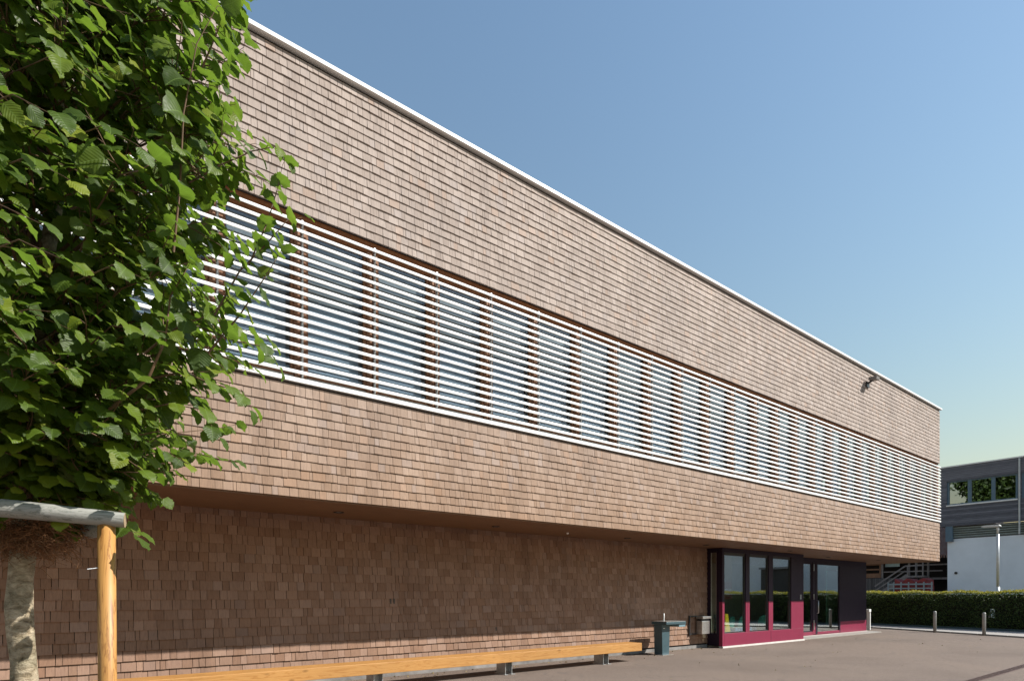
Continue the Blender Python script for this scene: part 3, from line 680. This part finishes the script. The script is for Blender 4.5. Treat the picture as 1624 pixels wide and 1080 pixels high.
# trailer in the yard
tr = empty('flatbed_trailer', (47,15.5,0), 'grey flatbed trailer with stake sides parked before the barn', 'trailer')
TG = simple('trailer_grey', (.27,.31,.32), .6)
MB().box(46.3,48.2,13.9,16.6,1.55,1.65).box(46.3,46.36,13.9,16.6,1.95,2.03).box(46.3,46.36,13.9,16.6,2.22,2.32).build('bed', TG, tr)
for y in (13.95,14.4,14.85,15.3,15.75,16.2,16.55): MB().box(46.28,46.34,y-.035,y+.035,1.65,2.42).build('stake', TG, tr)
for y in (14.4,16.0):
    for x in (46.6,47.9): MB().tube([(x-.12,y,.45),(x+.12,y,.45)], .45, 20).build('wheel', DK, tr)
MB().box(46.5,48.0,14.2,16.3,.9,1.54).build('chassis', DK, tr)
mb = MB(); 
ys = np.linspace(14.3,16.25,9)
tp = [(y, 2.52+.13*math.sin(i*1.7)+.05) for i, y in enumerate(ys)]
mb.prism([(14.25,1.66)]+[(y, z) for y, z in tp]+[(16.3,1.66)], 46.6, 47.9, 'x')
tag(mb.build('tarpaulin_load', simple('red_tarpaulin',(.22,.022,.02),.7,0,.4,3,.6), bevel=.05), 'red tarpaulin covered load lying on the flatbed trailer', 'tarpaulin')
# dark garage in front of the rendered wall further along (seen mirrored in the entrance glass)
sh = empty('garage', (45,-5,0), 'low dark garage before the white wall of the grey building, mirrored in the entrance glass', 'garage')
MB().box(44.6,47.3,-5.2,-2.6,0,3.55).build('wall', simple('garage_wall',(.06,.055,.05),.8), sh)
MB().box(44.45,47.3,-5.35,-2.45,3.55,3.7).build('roof', M['roof'], sh)
def far_tree(x, y, h, cr, label, seed):
    t = empty('background_tree', (x,y,0), label, 'tree', 'trees behind the shingled building')
    MB().tube([(x,y,0),(x+.2,y,h*.4),(x,y,h*.9)], [.4,.28,.06], 10).build('trunk', M['twig'], t)
    r_ = np.random.default_rng(seed); n = 16000
    cc = r_.normal(size=(40,3)); cc /= np.linalg.norm(cc,axis=1)[:,None]; cc *= (cr*r_.uniform(.3,.85,40))[:,None]; cc[:,2] *= 1.3
    P = cc[r_.integers(0,40,n)] + r_.normal(size=(n,3))*cr*.17 + np.array([x,y,h*.62])
    V, F = quads_cloud(P, .5, seed=seed); link_mesh('crown', np_mesh('crown', V, F), M['hedge_leaf'], t)
far_tree(-13, 24, 27, 5.0, 'tall leafy tree behind the shingled building, mirrored in the grey building windows', 21)
far_tree(-19, 20, 24, 4.8, 'shorter leafy tree behind the shingled building, mirrored in the grey building windows', 22)

# ================================================================== STREET TREE
LF_T = []
def leaf_template(seed):
    r = random.Random(seed); n = 9; V = []; UV = []
    ph = r.uniform(0, 6); wav = r.uniform(.02, .05); fold = r.uniform(.12, .42); droop = r.uniform(.1, .45); curl = r.uniform(-.25, .25)
    asym = r.uniform(.92, 1.08)
    for i in range(n+1):
        t = i/n
        w_ = .47*(math.sin(math.pi*min(1, t**.66)))**.8 if 0 < t < 1 else 0
        if t > .8: w_ *= 1-(t-.8)*1.2
        tooth = (1.07 if i % 2 else .93)
        zc = -droop*t*t
        xm = curl*.15*math.sin(math.pi*t)
        V.append((xm, t, zc)); UV.append((.5, t))
        for s in (-1, 1):
            ww = w_*tooth*(asym if s > 0 else 1)
            ye = t + (.10*ww/.45 if t < .95 else 0) - (.10 if (0 < t < .12) else 0)
            V.append((xm+s*ww*.55, t + (ye-t)*.5, zc + fold*ww*.62 + wav*.4*math.sin(9*t+ph+s))); UV.append((.5+s*ww*.55, t+(ye-t)*.5))
            V.append((xm+s*ww, ye, zc + fold*ww*.8 + wav*math.sin(13*t+ph+2*s) - .10*ww)); UV.append((.5+s*ww, ye))
    F = []
    for i in range(n):
        a = i*5; b = a+5
        F += [(a, b, b+1, a+1), (a+1, b+1, b+2, a+2), (b, a, a+3, b+3), (b+3, a+3, a+4, b+4)]
    return np.array(V), np.array(F), np.array(UV)
LF_T = [leaf_template(s) for s in range(7)]
class Leaves:
    def __init__(s): s.rows = []
    def add(s, p, d, nrm, size): s.rows.append((p, d, nrm, size))
    def mesh(s, name):
        Ps = []; Fs = []; Us = []; off = 0
        k = np.array([random.randrange(len(LF_T)) for _ in s.rows])
        p = np.array([r[0][:] for r in s.rows]); d = np.array([r[1][:] for r in s.rows]); nn = np.array([r[2][:] for r in s.rows]); sz = np.array([r[3] for r in s.rows])
        d /= np.linalg.norm(d, axis=1)[:,None]; nn -= d*(nn*d).sum(1)[:,None]; nn /= np.linalg.norm(nn, axis=1)[:,None]+1e-9; sd = np.cross(d, nn)
        for j, (V, F, U) in enumerate(LF_T):
            I = np.where(k == j)[0]
            if not len(I): continue
            W = (sd[I][:,None,:]*V[None,:,0,None] + d[I][:,None,:]*V[None,:,1,None] + nn[I][:,None,:]*V[None,:,2,None])*sz[I][:,None,None] + p[I][:,None,:]
            Ps.append(W.reshape(-1,3)); Fs.append(((np.arange(len(I))*len(V))[:,None,None] + F[None]).reshape(-1,4) + off); Us.append(np.tile(U, (len(I),1))); off += len(I)*len(V)
        return np_mesh(name, np.concatenate(Ps), np.concatenate(Fs), None, np.concatenate(Us))
ZUP = Vector((0,0,1))
tree = empty('street_tree', (-.12,4.15,0), 'young broad leaved tree with dense green crown and pale trunk tied to a stake', 'tree')
LV = Leaves(); BRM = MB()
def axis(z):
    t = max(0, min(1, (z-1.9)/2.2)); return Vector((-.12 + .16*t, 4.15 - .13*t, z))
prof_r = [(2.0,.10),(2.15,.40),(2.3,.68),(2.5,.78),(2.7,.85),(3.0,.90),(3.4,.96),(3.8,.94),(4.1,.80),(4.5,.72),(5.0,.75),(5.5,.8),(6.1,.25)]
def crown_r(z):
    for (a, ra), (b, rb) in zip(prof_r, prof_r[1:]):
        if a <= z <= b: return ra + (rb-ra)*(z-a)/(b-a)
    return 0
def leafy(pts, n, size0=.12, size1=.08, start=.12, sparse=0):
    """leaves placed alternately along a twig polyline"""
    pts = [Vector(p) for p in pts]; seg = [(pts[i+1]-pts[i]).length for i in range(len(pts)-1)]; tot = sum(seg)
    side = random.choice((-1, 1))
    for j in range(n):
        t = (start + (1-start)*(j+.3*random.random())/max(1, n-1)); t = min(t, 1)*tot
        i = 0
        while i < len(seg)-1 and t > seg[i]: t -= seg[i]; i += 1
        p = pts[i] + (pts[i+1]-pts[i])*min(1, t/seg[i]); td = (pts[i+1]-pts[i]).normalized()
        out = p - axis(p.z); out.z = 0; out = out.normalized() if out.length > .01 else Vector((1,0,0))
        sd = td.cross(ZUP)
        if sd.length < .3: sd = td.cross(Vector((out.y, -out.x, 0))) + Vector((out.y, -out.x, 0))*.8
        sd = sd.normalized()*side; side = -side
        last = j == n-1
        d = (td*(.9 if last else .35) + sd*(.1 if last else .8) + out*.15 + Vector((random.gauss(0,.22), random.gauss(0,.22), -random.uniform(.15,.95)))).normalized()
        nr = (ZUP*random.uniform(.5,1.1) + out*.45 + SUN*.45 + Vector([random.gauss(0,.33) for _ in range(3)]))
        s = (size0 + (size1-size0)*j/max(1, n-1))*random.uniform(.75, 1.15)
        pt = p + (sd*.5 + td*.4 + ZUP*.1).normalized()*s*.28
        BRM.tube([p, pt], .0014, 3, cap=False)
        LV.add(pt, d, nr, s)
def twig(p, d, length, n, r=.0035, **k):
    pts = [p]; q = Vector(p); dd = d.normalized()
    for i in range(3):
        dd = (dd + Vector((random.gauss(0,.16), random.gauss(0,.16), random.gauss(.02,.14)))).normalized(); q = q + dd*length/3; pts.append(q.copy())
    BRM.tube(pts, [r, r*.8, r*.6, r*.35], 5, cap=False); leafy(pts, n, **k)
NL = 150
for i in range(NL):
    z = 2.12 + 3.75*((i+random.random())/NL)**1.05; a = i*2.39996 + random.gauss(0,.25); rr_ = crown_r(z)*random.uniform(.78,1.04)
    tip = axis(z) + Vector((math.cos(a)*rr_, math.sin(a)*rr_, 0))
    zb = max(1.98, z - rr_*random.uniform(.35,.95)); b0 = axis(zb)
    mid = b0.lerp(tip, .5) + Vector((0,0,.10*rr_)); q1 = b0.lerp(mid, .5)+Vector((random.gauss(0,.03),random.gauss(0,.03),0)); q2 = mid.lerp(tip, .5)+Vector((0,0,.05))
    pts = [b0, q1, mid, q2, tip]; BRM.tube(pts, [.010,.008,.006,.0045,.0025], 6, cap=False)
    for k in range(11):
        t = random.uniform(.2, 1.0) if k else 1.0
        f = t*4; ii = min(3, int(f)); p = Vector(pts[ii]).lerp(Vector(pts[ii+1]), f-ii)
        td = (Vector(pts[ii+1])-Vector(pts[ii])).normalized(); out = (tip-b0); out.z = 0; out.normalize()
        d = td*.6 + Vector((random.gauss(0,.75), random.gauss(0,.75), random.gauss(.12,.5))) + out*.25
        ln = random.uniform(.16,.34)
        twig(p, d, ln, random.randint(5,7), size0=random.uniform(.10,.145), size1=.075)
# long shoots that leave the crown
def shoot(pts, n, r=.006, s0=.13, s1=.07, **k):
    BRM.tube(pts, [r*(1-.8*i/(len(pts)-1)) for i in range(len(pts))], 6, cap=False); leafy(pts, n, s0, s1, **k)
def px(x, y, z):     # world point from image position of the photograph at depth z
    xc = (x-812)/940*z; S_, C_ = .788718, .614755
    return Vector((xc*S_+z*C_, -xc*C_+z*S_, CAMH+(942.5-y)/940*z))
shoot([px(275,400,3.0),px(285,300,2.95),px(291,180,2.9),px(312,70,2.85),px(345,10,2.85)], 13, .007, .15, .12)
shoot([px(320,110,3.0),px(345,50,2.98),px(362,5,2.95)], 7, .005, .12, .09)
shoot([px(300,290,3.05),px(350,262,3.1),px(400,240,3.15),px(440,232,3.2),px(462,262,3.2)], 12, .005, .10, .065)
shoot([px(395,420,3.1),px(425,350,3.15),px(440,300,3.2),px(448,262,3.2)], 9, .005, .11, .08)
shoot([px(340,500,3.0),px(380,430,3.05),px(420,390,3.1),px(455,350,3.15),px(480,345,3.2)], 12, .006, .11, .075)
shoot([px(330,560,3.05),px(380,500,3.1),px(420,440,3.15),px(445,400,3.2)], 10, .006, .11, .08)
shoot([px(320,520,3.1),px(370,540,3.15),px(420,550,3.2),px(440,580,3.2)], 9, .005, .10, .07)
shoot([px(240,600,3.0),px(290,590,3.05),px(340,610,3.1),px(385,620,3.15),px(400,650,3.15)], 11, .006, .12, .08)
shoot([px(230,560,3.0),px(280,520,3.0),px(330,500,3.0),px(370,470,3.05)], 9, .006, .14, .10)
shoot([px(220,650,3.0),px(270,640,3.0),px(320,650,3.05),px(345,690,3.05)], 8, .005, .12, .08)
shoot([px(85,690,3.0),px(160,660,2.95),px(235,600,2.9),px(262,540,2.9),px(270,470,2.95),px(300,420,3.0)], 16, .011, .13, .09)
shoot([px(150,680,3.0),px(220,690,3.0),px(270,680,3.05),px(300,700,3.1)], 9, .005, .12, .075)
shoot([px(60,720,3.05),px(130,700,3.0),px(190,720,2.95),px(225,745,2.95)], 10, .006, .12, .08)
shoot([px(90,775,3.15),px(130,790,3.1),px(170,800,3.08),px(195,805,3.05)], 5, .004, .10, .08)
shoot([px(150,845,3.2),px(185,830,3.15),px(205,838,3.1),px(222,850,3.05)], 5, .003, .10, .10, start=.3)
for (x0_, y0_, zz) in ((60,500,2.6),(30,380,2.2),(40,250,2.3),(20,150,2.2),(80,90,2.5),(-10,320,1.95),(160,200,2.5),(180,420,2.6)):
    a_ = px(x0_-120, y0_+90, zz+.5); b_ = px(x0_, y0_, zz)
    shoot([a_, a_.lerp(b_, .5)+Vector((0,0,.06)), b_, b_+Vector((.12,-.05,-.05))], 9, .005, .125, .085)
tb_ = MB(); pts = []; rad = []
for i in range(40):
    z = i*.15; p = axis(z); pts.append((p.x+.012*math.sin(i*1.1), p.y+.012*math.cos(i*1.7), z))
    rad.append(max(.012, (.061-.003*max(0,z-1)*1 if z < 2 else .056*(1-(z-2)/4.4)) + .0035*math.sin(i*2.1)+ (.03 if i == 0 else 0)))
tb_.tube(pts, rad, 16); trunk = tb_.build('trunk', M['bark'], tree, smooth=True)
bo = BRM.build('branches', M['twig'], tree, smooth=True, recalc=False)
cr_ = link_mesh('crown', LV.mesh('crown'), M['leaf'], tree, smooth=True)

# ------------------------------------------------------------------ stake frame and tie
st = empty('tree_stake', (.23,3.62,0), 'yellow round timber stake with weathered grey crossbars tied to the tree trunk', 'tree stake')
mb = MB(); mb.tube([(.23,3.62,0),(.23,3.62,.9),(.225,3.62,1.912)], [.042,.041,.039], 20); mb.build('post', M['post_wood'], st, smooth=True)
a_ = Vector((-.55,3.79,1.985)); b_ = Vector((.30,3.585,1.937))
mb = MB(); mb.tube([a_, a_.lerp(b_,.5)+Vector((0,0,.006)), b_], [.044,.043,.038], 20, cap=False)
cb = mb.build('crossbar', M['grey_wood'], st, smooth=True)
dd = (b_-a_).normalized(); mb = MB(); mb.tube([b_-dd*.004, b_+dd*.002], .0375, 20); mb.build('cut_end', M['log_end'], cb)
mb = MB(); mb.tube([(.22,3.72,1.90),(-.02,4.4,1.885),(-.22,4.8,1.88)], .038, 16); mb.build('crossbar', M['grey_wood'], st, smooth=True)
mb = MB(); mb.tube([(-.137,4.76,0),(-.137,4.76,1.85)], .04, 16); mb.build('post', M['post_wood'], st, smooth=True)
mb = MB(); mb.tube([(.23,3.62,1.70),(.145,3.60,1.685)], .003, 6); mb.build('nail', M['steel'], st)
# coir binding
co = MB(); rc = random.Random(5)
for i in range(1500):
    t = rc.random(); c = Vector((-.12,4.15,1.86)).lerp(Vector((.06,3.80,1.90)), rc.random()**1.6)
    ang = rc.uniform(0, 6.28); rad_ = rc.uniform(.06,.12); z = rc.gauss(0,.05)
    p0 = c + Vector((math.cos(ang)*rad_, math.sin(ang)*rad_, z)); tdir = Vector((-math.sin(ang), math.cos(ang), rc.uniform(-.5,.5)))
    L_ = rc.uniform(.04,.13); p1 = p0 + tdir*L_*.5 + Vector((0,0,rc.uniform(-.02,.01))); p2 = p1 + tdir*L_*.4 + Vector((rc.gauss(0,.02),rc.gauss(0,.02),rc.uniform(-.05,.01)))
    co.tube([p0,p1,p2], [.0022,.0018,.0009], 3, cap=False)
for k in range(3):
    pts = [Vector((-.12,4.15,1.82+.035*k)) + Vector((math.cos(a)*.075, math.sin(a)*.075, .01*math.sin(3*a))) for a in [i*2*math.pi/20 for i in range(21)]]
    co.tube(pts, .020, 8, cap=False)
tag(co.build('tree_tie', M['coir'], None, recalc=False), 'shaggy brown coconut fibre tie wound round the trunk under the grey crossbar', 'tree tie')

# ------------------------------------------------------------------ litter on the court
n = 150; lp_ = np.stack([np.concatenate([rng.uniform(4,15,90), rng.uniform(6,26,60)]), np.concatenate([10.25-np.abs(rng.normal(0,.22,90)), rng.uniform(4.5,9.5,60)]), np.full(n,.012)], 1)
V, F = quads_cloud(lp_, .045, seed=9, flat=6)
tag(link_mesh('leaf_litter', np_mesh('leaf_litter', V, F), leaf_mat('dry_leaf', [(0,(.10,.055,.02)),(.6,(.20,.14,.05)),(1,(.35,.27,.08))], .1, (.3,.2,.05), False)), 'small dry leaves and grit scattered on the asphalt along the wall', 'leaf litter', kind='stuff')
